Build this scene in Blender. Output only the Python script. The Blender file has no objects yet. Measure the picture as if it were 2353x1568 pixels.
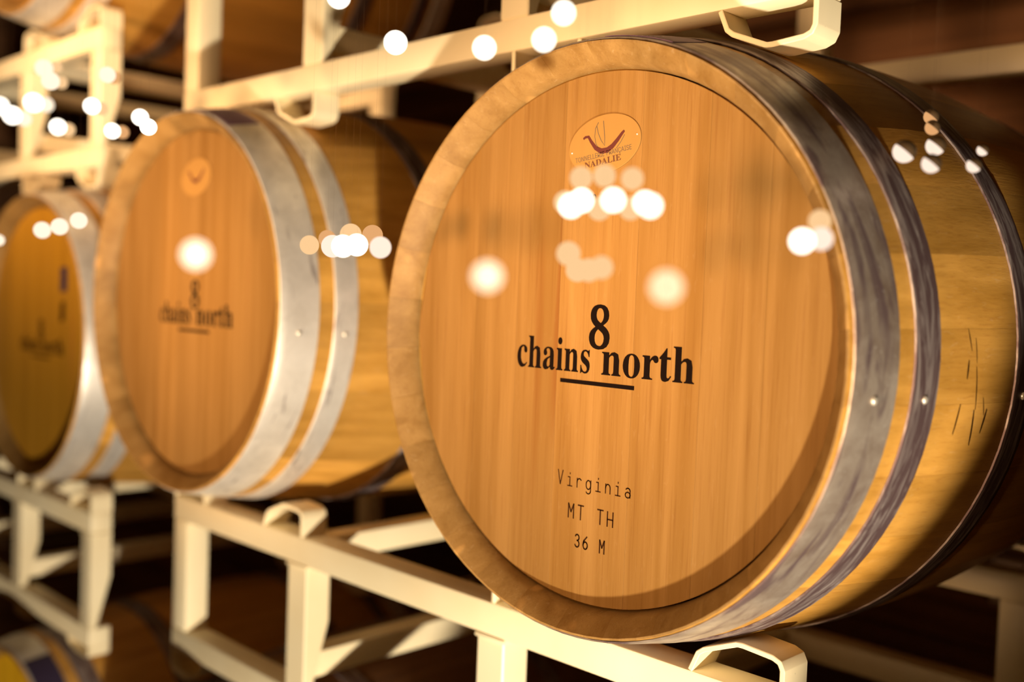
import bpy, bmesh, math, random
from mathutils import Vector, Matrix

random.seed(7)
S = bpy.context.scene
COL = S.collection
PI = math.pi

# ------------------------------------------------------------------ camera
cd = bpy.data.cameras.new('camera')
cd.sensor_fit = 'HORIZONTAL'
cd.sensor_width = 36.0
cd.lens = 36.0 * 2354.88 / 2353.0
cd.clip_start = 0.02
cd.clip_end = 60
cd.dof.use_dof = True
cd.dof.focus_distance = 1.03
cd.dof.aperture_fstop = 1.9
cam = bpy.data.objects.new('camera', cd)
COL.objects.link(cam)
YAW, PITCH, ROLL = -0.77740, -0.04490, 0.03790
fwd = Vector((math.sin(YAW) * math.cos(PITCH), math.cos(YAW) * math.cos(PITCH), math.sin(PITCH)))
rgt = fwd.cross(Vector((0, 0, 1))).normalized()
upv = rgt.cross(fwd)
r2 = rgt * math.cos(ROLL) + upv * math.sin(ROLL)
u2 = upv * math.cos(ROLL) - rgt * math.sin(ROLL)
M = Matrix((r2, u2, -fwd)).transposed().to_4x4()
M.translation = Vector((0.6857, -0.7822, 0.0438))
cam.matrix_world = M
S.camera = cam

# ------------------------------------------------------------------ world, lamps, exposure
w = bpy.data.worlds.new('dim_cellar')
S.world = w
w.use_nodes = True
bg = w.node_tree.nodes['Background']
bg.inputs[0].default_value = (0.50, 0.21, 0.04, 1)
bg.inputs[1].default_value = 0.075

def lamp(name, kind, loc, aim, energy, color, **kw):
    l = bpy.data.lights.new(name, kind)
    l.energy = energy
    l.color = color
    for k, v in kw.items():
        setattr(l, k, v)
    o = bpy.data.objects.new(name, l)
    COL.objects.link(o)
    o.location = loc
    o.rotation_euler = Vector(aim).to_track_quat('-Z', 'Y').to_euler()
    return o

# warm-white floor spot, low and to the right in front of the racks
lamp('floor_spot', 'SPOT', (1.31, -1.105, -1.226), (-0.687, -0.309, 0.657), 370, (1.0, 0.87, 0.68),
     spot_size=math.radians(118.4), spot_blend=0.012, shadow_soft_size=0.035)
# unseen amber spots added to shape brightness, one turned to each of the two nearest heads and one to the far left
for name_, loc_, at_, e_, deg_ in (('added_amber_spot', (0.0, -2.3, -0.22), (-0.02, 0.0, 0.08), 1000, 18.5),
                                   ('added_amber_spot', (-0.9, -2.3, -0.22), (-0.84, 0.0, 0.08), 1050, 18.5),
                                   ('added_amber_spot', (-0.45, -2.2, 0.75), (-1.48, 0.05, 0.52), 800, 24)):
    lamp(name_, 'SPOT', loc_, Vector(at_) - Vector(loc_), e_, (1.0, 0.64, 0.35),
         spot_size=math.radians(deg_), spot_blend=1.0, shadow_soft_size=0.32)

vs = S.view_settings
vs.view_transform = 'Standard'
vs.look = 'None'
vs.gamma = 1.0
vs.use_curve_mapping = False
vs.exposure = 0.0

# ------------------------------------------------------------------ materials
class N:
    """small node-tree helper"""
    def __init__(s, name):
        s.m = bpy.data.materials.new(name)
        s.m.use_nodes = True
        s.t = s.m.node_tree
        s.b = s.t.nodes['Principled BSDF']
    def n(s, t, **kw):
        x = s.t.nodes.new(t)
        for k, v in kw.items():
            if k.startswith('i_'):
                key = k[2:].replace('_', ' ')
                x.inputs[int(key) if key.isdigit() else key].default_value = v
            else:
                setattr(x, k, v)
        return x
    def l(s, a, b):
        s.t.links.new(a, b)
    def coords(s, scale, rnd=0.0):
        tc = s.n('ShaderNodeTexCoord')
        v = tc.outputs['Object']
        if rnd:
            oi = s.n('ShaderNodeObjectInfo')
            sc = s.n('ShaderNodeVectorMath', operation='SCALE')
            sc.inputs[0].default_value = (rnd, rnd * 0.7, rnd * 1.3)
            s.l(oi.outputs['Random'], sc.inputs['Scale'])
            ad = s.n('ShaderNodeVectorMath', operation='ADD')
            s.l(v, ad.inputs[0]); s.l(sc.outputs[0], ad.inputs[1])
            v = ad.outputs[0]
        mp = s.n('ShaderNodeMapping')
        mp.inputs['Scale'].default_value = scale
        s.l(v, mp.inputs['Vector'])
        return mp.outputs[0]
    def noise(s, vec, scale=1.0, detail=3.0, rough=0.6, dist=0.0):
        x = s.n('ShaderNodeTexNoise')
        x.inputs['Scale'].default_value = scale
        x.inputs['Detail'].default_value = detail
        x.inputs['Roughness'].default_value = rough
        x.inputs['Distortion'].default_value = dist
        s.l(vec, x.inputs['Vector'])
        return x.outputs['Fac']
    def ramp(s, fac, stops):
        r = s.n('ShaderNodeValToRGB')
        e = r.color_ramp.elements
        while len(e) < len(stops):
            e.new(0.5)
        for q, (p, c) in zip(e, stops):
            q.position = p
            q.color = (*c, 1) if len(c) == 3 else c
        s.l(fac, r.inputs[0])
        return r.outputs[0]
    def mix(s, a, b, fac, mode='MIX'):
        x = s.n('ShaderNodeMix', data_type='RGBA', blend_type=mode)
        for sock, val in ((x.inputs[6], a), (x.inputs[7], b), (x.inputs[0], fac)):
            if hasattr(val, 'is_output'):
                s.l(val, sock)
            elif isinstance(val, (int, float)):
                sock.default_value = val
            else:
                sock.default_value = (*val, 1)
        return x.outputs[2]
    def math(s, op, a, b=0.0):
        x = s.n('ShaderNodeMath', operation=op)
        for sock, val in ((x.inputs[0], a), (x.inputs[1], b)):
            if hasattr(val, 'is_output'):
                s.l(val, sock)
            else:
                sock.default_value = val
        return x.outputs[0]
    def rand(s):
        return s.n('ShaderNodeObjectInfo').outputs['Random']
    def bump(s, h, dist, strength=0.5):
        x = s.n('ShaderNodeBump')
        x.inputs['Distance'].default_value = dist
        x.inputs['Strength'].default_value = strength
        s.l(h, x.inputs['Height'])
        s.l(x.outputs[0], s.b.inputs['Normal'])
    def done(s, col=None, rough=0.5, metal=0.0, spec=0.5):
        if col is not None:
            if hasattr(col, 'is_output'):
                s.l(col, s.b.inputs['Base Color'])
            else:
                s.b.inputs['Base Color'].default_value = (*col, 1)
        if hasattr(rough, 'is_output'):
            s.l(rough, s.b.inputs['Roughness'])
        else:
            s.b.inputs['Roughness'].default_value = rough
        s.b.inputs['Metallic'].default_value = metal
        s.b.inputs['Specular IOR Level'].default_value = spec
        return s.m

def oak(name, dark, light, axis, streak=(0.62, 0.17, 0.045), vary=0.30, rough=0.42, spec=0.35, fl=0.10):
    """sawn oak with the grain running along axis"""
    k = N(name)
    sc = lambda a, b: tuple(b if i == axis else a for i in range(3))
    fine = k.noise(k.coords(sc(420, 9), 3.0), 1, 4, 0.65)
    broad = k.noise(k.coords(sc(38, 1.6), 5.0), 1, 3, 0.55, 0.6)
    fleck = k.noise(k.coords(sc(260, 60), 2.0), 1, 2, 0.5, 1.0)
    c = k.ramp(broad, ((0.30, dark), (0.68, light)))
    c = k.mix(c, (0.42, 0.20, 0.07), k.ramp(fine, ((0.52, (0, 0, 0)), (0.80, (0.38, 0.38, 0.38)))), 'MULTIPLY')
    c = k.mix(c, (1.0, 0.82, 0.52), k.ramp(fleck, ((0.62, (0, 0, 0)), (0.80, (fl, fl, fl)))))
    red = k.noise(k.coords(sc(34, 1.9), 9.0), 1, 1, 0.4)
    c = k.mix(c, streak, k.ramp(red, ((0.70, (0, 0, 0)), (0.78, (0.55, 0.55, 0.55)))))
    v = k.math('ADD', k.math('MULTIPLY', k.rand(), vary), 1.0 - vary * 0.6)
    hs = k.n('ShaderNodeHueSaturation')
    k.l(c, hs.inputs['Color']); k.l(v, hs.inputs['Value'])
    k.bump(fine, 0.0006, 0.35)
    return k.done(hs.outputs[0], rough, 0, spec)

M_HEAD = oak('varnished_oak_head', (0.190, 0.092, 0.021), (0.260, 0.137, 0.040), 2, streak=(0.15, 0.042, 0.007), vary=0.16, fl=0.02, spec=0.04, rough=0.5)
M_HEAD_Y = oak('yellowed_oak_head', (0.40, 0.18, 0.010), (0.52, 0.245, 0.016), 2, vary=0.14)
M_HEAD_GOLD = oak('golden_oak_head', (0.70, 0.36, 0.010), (0.92, 0.52, 0.02), 2, vary=0.1, spec=0.04, fl=0.0)
M_STAVE = oak('oak_stave', (0.46, 0.22, 0.034), (0.66, 0.335, 0.066), 1, streak=(0.40, 0.19, 0.04), vary=0.48)
M_STAVE_SHADED = oak('shadow_darkened_stave', (0.13, 0.055, 0.025), (0.24, 0.11, 0.045), 1, streak=(0.10, 0.03, 0.02), vary=0.4)  # stave colour darkened to carry the shadow under the rack
M_CHIME = oak('oak_chime_end_grain', (0.23, 0.120, 0.028), (0.33, 0.19, 0.058), 2, streak=(0.60, 0.33, 0.10), vary=0.22, rough=0.6)

def steel(name, lo, hi, st):
    k = N(name)
    a = k.noise(k.coords((26, 26, 26), 6.0), 1, 4, 0.6, 0.4)
    b = k.noise(k.coords((9, 60, 9), 4.0), 1, 3, 0.6, 0.8)
    g = k.noise(k.coords((300, 300, 300)), 1, 2, 0.5)
    c = k.ramp(a, ((0.30, lo), (0.70, hi)))
    c = k.mix(c, (0.13, 0.08, 0.09), k.ramp(b, ((st, (0, 0, 0)), (st + 0.12, (0.8, 0.8, 0.8)))))
    c = k.mix(c, (0.9, 0.88, 0.82), k.ramp(g, ((0.66, (0, 0, 0)), (0.80, (0.3, 0.3, 0.3)))))
    k.bump(a, 0.002, 0.15)
    return k.done(c, k.ramp(a, ((0.3, (0.50,) * 3), (0.7, (0.36,) * 3))), 0.55, 0.5)
M_STEEL = steel('galvanised_hoop_steel', (0.62, 0.57, 0.50), (0.88, 0.83, 0.75), 0.60)
M_STEEL_STAINED = steel('stained_hoop_steel', (0.22, 0.16, 0.12), (0.46, 0.39, 0.32), 0.50)

def dark_steel():
    k = N('wine_stained_hoop_steel')
    b = k.noise(k.coords((12, 90, 12), 4.0), 1, 4, 0.65, 1.2)
    c = k.ramp(b, ((0.45, (0.12, 0.075, 0.075)), (0.70, (0.42, 0.36, 0.33))))
    return k.done(c, 0.45, 0.5, 0.5)
M_STEEL_DARK = dark_steel()

def cream():
    k = N('cream_rack_paint')
    a = k.noise(k.coords((7, 7, 7)), 1, 3, 0.5)
    s = k.noise(k.coords((170, 170, 170)), 1, 2, 0.5)
    c = k.ramp(a, ((0.3, (0.84, 0.69, 0.42)), (0.7, (0.90, 0.78, 0.52))))
    c = k.mix(c, (0.20, 0.11, 0.05), k.ramp(s, ((0.74, (0, 0, 0)), (0.80, (0.6, 0.6, 0.6)))))
    return k.done(c, 0.42, 0, 0.5)
M_CREAM = cream()

def plain(name, col, rough=0.6, metal=0.0):
    return N(name).done(col, rough, metal, 0.03 if rough > 0.65 else 0.4)
M_INK = plain('black_brand_ink', (0.006, 0.003, 0.002), 0.9)
M_BURN = plain('brown_burnt_stamp', (0.028, 0.010, 0.003), 0.8)
M_PLATE = plain('pale_wood_veneer_plate', (0.295, 0.155, 0.042), 0.7)
M_PLATE_RED = plain('oxblood_print', (0.075, 0.008, 0.004), 0.6)
M_PLATE_GREY = plain('grey_print', (0.095, 0.062, 0.034), 0.6)
M_PLATE_BROWN = plain('rust_print', (0.085, 0.024, 0.006), 0.6)
M_PURPLE = plain('purple_marking_paint', (0.17, 0.085, 0.17), 0.55)
M_NAVY = plain('dark_violet_tape', (0.030, 0.018, 0.055), 0.5)
M_RIVET = plain('bright_rivet', (0.80, 0.74, 0.62), 0.3, 0.6)
M_CAP = plain('black_lamp_cap', (0.012, 0.009, 0.008), 0.5)
M_BOX = plain('grey_junction_box', (0.62, 0.50, 0.44), 0.5)

def plank_mat():
    k = N('dark_wall_plank')
    a = k.noise(k.coords((1.5, 14, 30), 8.0), 1, 4, 0.6, 0.8)
    c = k.ramp(a, ((0.3, (0.10, 0.040, 0.016)), (0.7, (0.26, 0.115, 0.045))))
    v = k.math('ADD', k.math('MULTIPLY', k.rand(), 0.9), 0.5)
    hs = k.n('ShaderNodeHueSaturation')
    k.l(c, hs.inputs['Color']); k.l(v, hs.inputs['Value'])
    k.bump(a, 0.01, 0.5)
    return k.done(hs.outputs[0], 0.75, 0, 0.2)
M_PLANK = plank_mat()

def floor_mat():
    k = N('brown_concrete_floor')
    a = k.noise(k.coords((3, 3, 3)), 1, 6, 0.65)
    c = k.ramp(a, ((0.3, (0.10, 0.05, 0.025)), (0.7, (0.30, 0.16, 0.08))))
    return k.done(c, 0.6, 0, 0.3)
M_FLOOR = floor_mat()

def glow(name, col, strength):
    m = bpy.data.materials.new(name)
    m.use_nodes = True
    t = m.node_tree
    t.nodes.clear()
    e = t.nodes.new('ShaderNodeEmission')
    e.inputs[0].default_value = (*col, 1)
    e.inputs[1].default_value = strength
    o = t.nodes.new('ShaderNodeOutputMaterial')
    t.links.new(e.outputs[0], o.inputs[0])
    m.cycles.emission_sampling = 'NONE'
    return m
M_GLOW = {'white': glow('reflected_white', (1.0, 0.90, 0.74), 2.6),  # emission standing in for lights mirrored in window glass
          'glow': glow('reflected_glow', (1.0, 0.88, 0.64), 3.2),
          'warm': glow('reflected_warm', (1.0, 0.83, 0.62), 1.25),
          'peach': glow('reflected_peach', (1.0, 0.62, 0.30), 1.0),
          'amber': glow('reflected_amber', (0.80, 0.40, 0.16), 1.0),
          'rose': glow('reflected_rose', (1.0, 0.78, 0.62), 1.15)}

def line_mat():  # for the hangers added to the mirrored lights
    k = N('added_copper_wire')
    k.b.inputs['Transmission Weight'].default_value = 0.0
    return k.done((0.10, 0.05, 0.02), 0.6)
M_LINE = line_mat()

# ------------------------------------------------------------------ mesh helpers
def link(name, me, mat=None, parent=None, loc=(0, 0, 0), rot=(0, 0, 0)):
    o = bpy.data.objects.new(name, me)
    COL.objects.link(o)
    if mat is not None and not me.materials:
        me.materials.append(mat)
    o.parent = parent
    o.location = loc
    o.rotation_euler = rot
    return o

def finish(bm, name, sharp=35):
    bmesh.ops.recalc_face_normals(bm, faces=bm.faces[:])
    me = bpy.data.meshes.new(name)
    bm.to_mesh(me)
    bm.free()
    for p in me.polygons:
        p.use_smooth = True
    me.set_sharp_from_angle(angle=math.radians(sharp))
    return me

def box_mesh(name, x0, x1, y0, y1, z0, z1, bev=0.003):
    bm = bmesh.new()
    bmesh.ops.create_cube(bm, size=1.0)
    for v in bm.verts:
        v.co = Vector(((x0 + x1) / 2 + v.co.x * (x1 - x0), (y0 + y1) / 2 + v.co.y * (y1 - y0), (z0 + z1) / 2 + v.co.z * (z1 - z0)))
    if bev:
        bmesh.ops.bevel(bm, geom=bm.edges[:], offset=bev, segments=2, affect='EDGES', profile=0.5)
    return finish(bm, name)

def prism_mesh(name, pts, a0, a1, plane='xz', sharp=35, bev=0.0):
    """polygon pts extruded between a0 and a1 along the third axis"""
    def P(u, v, a):
        return {'xz': (u, a, v), 'yz': (a, u, v), 'xy': (u, v, a)}[plane]
    bm = bmesh.new()
    A = [bm.verts.new(P(u, v, a0)) for u, v in pts]
    B = [bm.verts.new(P(u, v, a1)) for u, v in pts]
    n = len(pts)
    bm.faces.new(A)
    bm.faces.new(B[::-1])
    for i in range(n):
        j = (i + 1) % n
        bm.faces.new((A[i], B[i], B[j], A[j]))
    if bev:
        bmesh.ops.recalc_face_normals(bm, faces=bm.faces[:])
        bmesh.ops.bevel(bm, geom=bm.edges[:], offset=bev, segments=1, affect='EDGES', profile=0.5)
    return finish(bm, name, sharp)

def lathe_mesh(name, prof, seg, a0=0.0, a1=2 * PI, sharp=35, axis='y'):
    """closed profile (axial, radius) turned about the axis"""
    bm = bmesh.new()
    full = abs(a1 - a0 - 2 * PI) < 1e-6
    n = seg if full else seg + 1
    rings = []
    for i in range(n):
        a = a0 + (a1 - a0) * i / seg
        if axis == 'y':
            rings.append([bm.verts.new((r * math.cos(a), y, r * math.sin(a))) for y, r in prof])
        else:
            rings.append([bm.verts.new((r * math.cos(a), r * math.sin(a), y)) for y, r in prof])
    m = len(prof)
    for i in range(seg):
        A, B = rings[i], rings[(i + 1) % n]
        for k in range(m):
            q = (k + 1) % m
            bm.faces.new((A[k], A[q], B[q], B[k]))
    if not full:
        bm.faces.new(rings[0])
        bm.faces.new(rings[-1][::-1])
    return finish(bm, name, sharp)

def sphere_mesh(name, r, seg=20, rings=12):
    bm = bmesh.new()
    bmesh.ops.create_uvsphere(bm, u_segments=seg, v_segments=rings, radius=r)
    return finish(bm, name, 180)

def tag(o, label=None, cat=None, group=None, kind=None):
    for k, v in (('label', label), ('category', cat), ('group', group), ('kind', kind)):
        if v:
            o[k] = v
    return o

def empty(name, loc, label, cat, group=None):
    o = bpy.data.objects.new(name, None)
    COL.objects.link(o)
    o.location = loc
    o.empty_display_size = 0.05
    return tag(o, label, cat, group)

# ------------------------------------------------------------------ lettering
GLYPHS = {
 'bc': (293, [[(156,-10),(119,-5),(87,11),(59,35),(38,68),(24,106),(19,150),(25,196),(40,237),(64,271),(96,297),(133,313),(175,319),(218,314),(250,298),(271,275),(277,245),(275,228),(266,215),(253,207),(236,204),(206,216),(196,251),(196,256),(197,261),(197,266),(197,271),(190,290),(169,297),(126,269),(112,187),(118,123),(137,76),(166,48),(204,38),(239,47),(271,72),(285,60),(227,8)]]),
 'bh': (381, [[(18,0),(18,16),(35,19),(45,26),(51,37),(52,56),(52,399),(51,417),(46,429),(36,437),(19,440),(19,455),(148,455),(148,267),(190,305),(243,318),(309,292),(330,212),(330,56),(332,38),(337,26),(347,19),(363,16),(363,0),(202,0),(202,16),(207,16),(228,26),(235,56),(235,217),(234,241),(229,258),(219,268),(203,271),(173,262),(148,235),(148,56),(149,38),(154,26),(164,19),(180,16),(180,0)]]),
 'ba': (344, [[(255,-10),(216,1),(200,35),(151,2),(95,-9),(64,-4),(40,11),(25,34),(20,63),(31,104),(63,136),(119,164),(199,190),(199,241),(196,266),(187,282),(171,292),(148,296),(115,290),(104,274),(106,268),(113,257),(121,243),(123,231),(120,215),(110,202),(95,194),(77,191),(59,194),(45,203),(36,218),(33,236),(37,259),(49,278),(69,295),(95,308),(126,316),(162,318),(223,312),(263,292),(285,259),(293,210),(293,62),(293,48),(295,40),(298,36),(304,34),(312,36),(320,42),(329,28),(294,-1)],[(151,34),(162,35),(174,41),(187,50),(199,63),(199,169),(138,139),(118,84),(126,46)]]),
 'bi': (198, [[(101,362),(81,366),(65,376),(54,393),(50,412),(54,432),(65,449),(81,460),(101,463),(120,460),(137,449),(147,432),(151,412),(147,393),(136,376),(120,366)],[(18,0),(18,16),(35,19),(45,26),(51,37),(52,56),(52,252),(51,272),(47,285),(37,291),(20,293),(21,310),(148,310),(148,56),(150,38),(154,26),(164,19),(180,16),(180,0)]]),
 'bn': (381, [[(18,0),(18,16),(35,19),(45,26),(51,37),(52,56),(52,253),(51,271),(46,284),(36,291),(19,294),(19,310),(148,310),(148,267),(190,306),(243,318),(309,292),(330,212),(330,56),(332,38),(337,26),(347,19),(363,16),(363,0),(202,0),(202,16),(207,16),(228,26),(235,56),(235,217),(234,241),(229,258),(219,268),(203,271),(173,262),(148,235),(148,56),(149,38),(154,26),(164,19),(180,16),(180,0)]]),
 'bs': (288, [[(151,-10),(122,-6),(87,6),(80,8),(73,9),(60,4),(51,-9),(36,-9),(36,105),(53,105),(66,68),(87,39),(112,21),(140,15),(162,18),(179,27),(189,40),(192,58),(183,84),(156,105),(107,130),(76,148),(54,169),(41,193),(37,220),(44,259),(65,291),(98,312),(141,319),(153,318),(166,316),(181,312),(199,308),(206,306),(210,305),(213,305),(223,308),(230,319),(244,319),(244,222),(228,222),(215,254),(196,277),(174,291),(149,296),(130,294),(116,286),(108,274),(105,259),(107,244),(115,232),(128,222),(146,212),(191,189),(221,172),(241,151),(253,127),(257,95),(250,51),(228,18),(194,-3)]]),
 'bo': (336, [[(169,-10),(127,-5),(90,11),(60,37),(38,70),(24,110),(19,154),(24,199),(38,239),(60,272),(90,297),(127,313),(168,318),(209,313),(245,298),(275,273),(298,240),(312,200),(317,154),(312,108),(298,69),(275,36),(245,11),(210,-5)],[(169,11),(193,18),(209,39),(214,56),(217,81),(219,114),(220,154),(217,227),(208,271),(192,292),(169,299),(144,292),(128,271),(120,227),(117,154),(118,114),(120,82),(123,56),(128,39),(144,18)]]),
 'br': (287, [[(18,0),(18,16),(35,19),(45,26),(51,37),(52,56),(52,252),(51,273),(46,285),(37,291),(20,293),(21,310),(146,310),(146,252),(165,280),(187,301),(210,314),(233,318),(258,315),(275,304),(286,287),(289,266),(287,248),(278,234),(265,225),(248,222),(233,224),(222,231),(214,240),(207,250),(199,257),(189,260),(175,255),(162,241),(152,220),(149,192),(149,56),(152,37),(159,25),(173,19),(197,16),(197,0)]]),
 'bt': (228, [[(124,-9),(89,-4),(66,10),(53,36),(48,71),(48,279),(20,279),(20,300),(57,336),(88,369),(112,398),(129,424),(144,424),(144,310),(208,310),(208,279),(144,279),(144,82),(146,64),(149,51),(157,43),(168,40),(189,49),(206,75),(222,66),(182,9)]]),
 'b8': (375, [[(183,-7),(132,-2),(91,11),(60,31),(38,57),(25,88),(20,122),(27,162),(47,193),(79,219),(119,242),(83,267),(57,296),(41,327),(36,364),(39,395),(50,423),(70,449),(99,469),(140,482),(191,486),(254,478),(299,453),(325,415),(334,369),(328,333),(310,305),(281,282),(244,260),(296,230),(330,199),(349,166),(355,127),(344,71),(310,29),(256,2)],[(203,283),(224,298),(239,317),(247,340),(250,370),(248,389),(243,407),(234,423),(222,436),(206,444),(187,447),(163,442),(145,426),(134,402),(130,372),(135,341),(149,318),(172,300)],[(187,32),(218,37),(241,55),(257,82),(262,116),(256,146),(239,170),(208,192),(164,216),(143,199),(126,178),(115,152),(111,120),(116,84),(132,56),(156,38)]]),
 'bN': (494, [[(403,-11),(107,350),(107,79),(110,49),(119,31),(136,21),(167,17),(167,0),(18,0),(18,17),(39,19),(54,23),(65,30),(71,41),(75,57),(76,79),(76,388),(49,421),(36,433),(28,436),(18,439),(18,455),(156,455),(391,169),(391,377),(390,399),(386,414),(379,425),(369,431),(353,436),(331,439),(331,455),(480,455),(480,439),(450,434),(433,425),(425,407),(422,377),(422,-11)]]),
 'bA': (436, [[(-9,0),(-9,18),(9,21),(24,30),(36,47),(49,75),(206,466),(224,465),(384,87),(399,55),(411,34),(425,22),(443,18),(443,0),(229,0),(229,18),(270,25),(283,46),(281,59),(273,81),(253,132),(103,132),(79,71),(77,65),(76,59),(75,53),(75,48),(87,26),(124,18),(128,18),(128,0)],[(113,161),(242,161),(177,319)]]),
 'bD': (496, [[(20,0),(20,17),(47,21),(63,30),(71,46),(74,75),(74,374),(71,407),(61,426),(43,435),(15,439),(15,455),(222,455),(328,441),(405,396),(452,325),(468,228),(408,57),(228,0)],[(222,24),(279,37),(319,75),(343,139),(351,229),(319,382),(223,433),(202,431),(190,423),(184,409),(182,385),(182,72),(184,48),(190,34),(202,27)]]),
 'bL': (426, [[(15,0),(15,17),(45,22),(62,32),(72,50),(75,81),(75,379),(71,407),(62,425),(44,434),(16,439),(16,455),(250,455),(250,439),(226,437),(208,434),(196,427),(188,416),(183,401),(182,379),(182,83),(183,62),(185,47),(191,37),(200,31),(214,28),(234,28),(278,31),(315,40),(345,56),(370,80),(391,112),(409,154),(427,154),(402,0)]]),
 'bI': (260, [[(13,0),(13,17),(42,23),(61,32),(72,49),(75,75),(75,387),(72,412),(63,427),(45,435),(13,439),(13,455),(244,455),(244,439),(214,435),(196,427),(186,412),(183,387),(183,77),(184,59),(187,44),(194,34),(206,26),(223,21),(246,17),(246,0)]]),
 'bE': (442, [[(14,0),(14,17),(44,20),(62,30),(72,48),(75,78),(75,369),(72,405),(62,425),(44,435),(16,439),(16,455),(399,455),(399,320),(383,320),(369,373),(340,406),(295,424),(232,430),(213,430),(200,428),(191,424),(186,417),(184,405),(183,388),(183,246),(193,246),(232,252),(259,269),(277,300),(288,345),(304,345),(304,118),(287,118),(282,154),(273,181),(259,201),(241,213),(216,220),(185,222),(183,222),(183,67),(185,47),(192,35),(206,29),(230,28),(276,30),(313,39),(345,53),(371,75),(393,105),(411,143),(430,143),(402,0)]]),
 'sT': (449, [[(32,452),(32,509),(417,509),(417,452),(257,452),(257,0),(193,0),(193,452)]]),
 'sO': (533, [[(267,-7),(205,1),(150,25),(105,63),(70,115),(48,179),(40,254),(48,329),(70,393),(105,445),(150,484),(205,508),(267,516),(329,508),(384,484),(429,445),(464,393),(486,329),(493,254),(486,179),(464,115),(429,63),(384,25),(329,1)],[(267,53),(310,59),(349,76),(383,105),(408,144),(425,194),(430,254),(425,314),(408,365),(383,404),(349,433),(310,450),(267,456),(223,450),(184,433),(151,404),(125,364),(109,314),(103,254),(109,194),(125,144),(151,105),(184,76),(223,59)]]),
 'sN': (523, [[(60,0),(60,509),(136,509),(343,183),(352,169),(363,151),(375,130),(388,107),(401,82),(414,55),(405,54),(402,81),(401,108),(400,134),(399,157),(399,178),(399,195),(399,509),(463,509),(463,0),(387,0),(202,290),(190,310),(177,331),(164,354),(148,381),(130,413),(108,452),(119,454),(121,417),(122,384),(123,354),(124,328),(125,307),(125,291),(125,0)]]),
 'sE': (419, [[(60,0),(60,509),(372,509),(372,452),(125,452),(125,286),(355,286),(355,229),(125,229),(125,57),(375,57),(375,0)]]),
 'sL': (393, [[(60,0),(60,509),(125,509),(125,57),(361,57),(361,0)]]),
 'sR': (449, [[(60,0),(60,509),(236,509),(290,504),(333,489),(367,465),(390,433),(405,395),(409,352),(405,309),(390,271),(367,240),(333,217),(289,203),(236,198),(96,198),(96,255),(234,255),(269,258),(298,267),(319,281),(334,300),(342,324),(345,352),(342,380),(334,405),(319,425),(298,440),(269,449),(233,452),(125,452),(125,0)],[(353,0),(230,229),(303,229),(428,0)]]),
 'sI': (301, [[(31,0),(31,57),(118,57),(118,452),(31,452),(31,509),(269,509),(269,452),(183,452),(183,57),(269,57),(269,0)]]),
 'sF': (410, [[(60,0),(60,509),(369,509),(369,452),(125,452),(125,278),(346,278),(346,221),(125,221),(125,0)]]),
 'sA': (480, [[(16,0),(201,509),(276,509),(463,0),(395,0),(287,302),(276,334),(264,372),(250,420),(232,478),(245,478),(228,419),(213,371),(201,333),(191,302),(85,0)],[(110,142),(110,199),(370,199),(370,142)]]),
 'sÇ': (510, [[(267,-7),(205,1),(150,25),(104,63),(70,115),(48,179),(40,254),(48,329),(70,393),(104,445),(150,484),(205,508),(267,516),(305,513),(340,504),(373,490),(402,471),(427,447),(448,418),(463,385),(473,348),(408,348),(401,373),(389,395),(375,413),(357,428),(337,440),(315,449),(292,454),(267,456),(223,450),(184,432),(150,403),(125,364),(109,314),(103,254),(109,194),(125,145),(151,105),(184,76),(223,59),(267,53),(292,55),(315,60),(337,69),(357,81),(375,96),(389,114),(401,136),(408,160),(473,160),(463,124),(448,91),(428,62),(402,38),(373,19),(341,5),(305,-4)],[(228,-146),(228,-110),(268,-110),(284,-109),(294,-105),(300,-98),(302,-88),(300,-77),(294,-71),(284,-67),(268,-66),(240,-66),(251,13),(283,13),(283,-3),(283,-33),(312,-37),(332,-47),(344,-64),(348,-88),(343,-114),(328,-132),(304,-143),(269,-146)]]),
 'sS': (447, [[(224,-9),(172,-4),(128,9),(91,31),(64,60),(46,96),(38,137),(104,137),(110,110),(123,88),(142,71),(166,59),(194,52),(224,49),(257,52),(286,60),(311,74),(329,92),(341,114),(346,139),(342,161),(332,179),(316,193),(296,205),(272,214),(245,222),(184,239),(128,260),(86,289),(60,326),(52,372),(58,413),(75,448),(102,476),(138,498),(180,511),(227,516),(275,511),(316,498),(351,476),(377,449),(394,415),(401,378),(337,378),(326,412),(302,437),(267,453),(225,459),(194,456),(167,448),(145,435),(129,418),(118,398),(115,376),(119,352),(131,334),(148,319),(169,308),(191,300),(212,293),(264,279),(287,272),(312,264),(336,252),(359,238),(379,220),(395,198),(405,171),(408,139),(403,99),(386,64),(360,34),(323,11),(278,-4)]]),
}


def flat_mesh(name, loops, depth=0.0003):
    """filled outline loops in x-z, printed proud of the surface by depth"""
    cu = bpy.data.curves.new(name, 'CURVE')
    cu.dimensions = '2D'
    cu.fill_mode = 'BOTH'
    cu.extrude = depth / 2
    for lp in loops:
        s = cu.splines.new('POLY')
        s.points.add(len(lp) - 1)
        for p, (x, y) in zip(s.points, lp):
            p.co = (x, y, 0, 1)
        s.use_cyclic_u = True
    o = bpy.data.objects.new(name, cu)
    me = bpy.data.meshes.new_from_object(o)
    bpy.data.objects.remove(o)
    bpy.data.curves.remove(cu)
    me.transform(Matrix.Rotation(PI / 2, 4, 'X'))
    me.name = name
    return me

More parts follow.
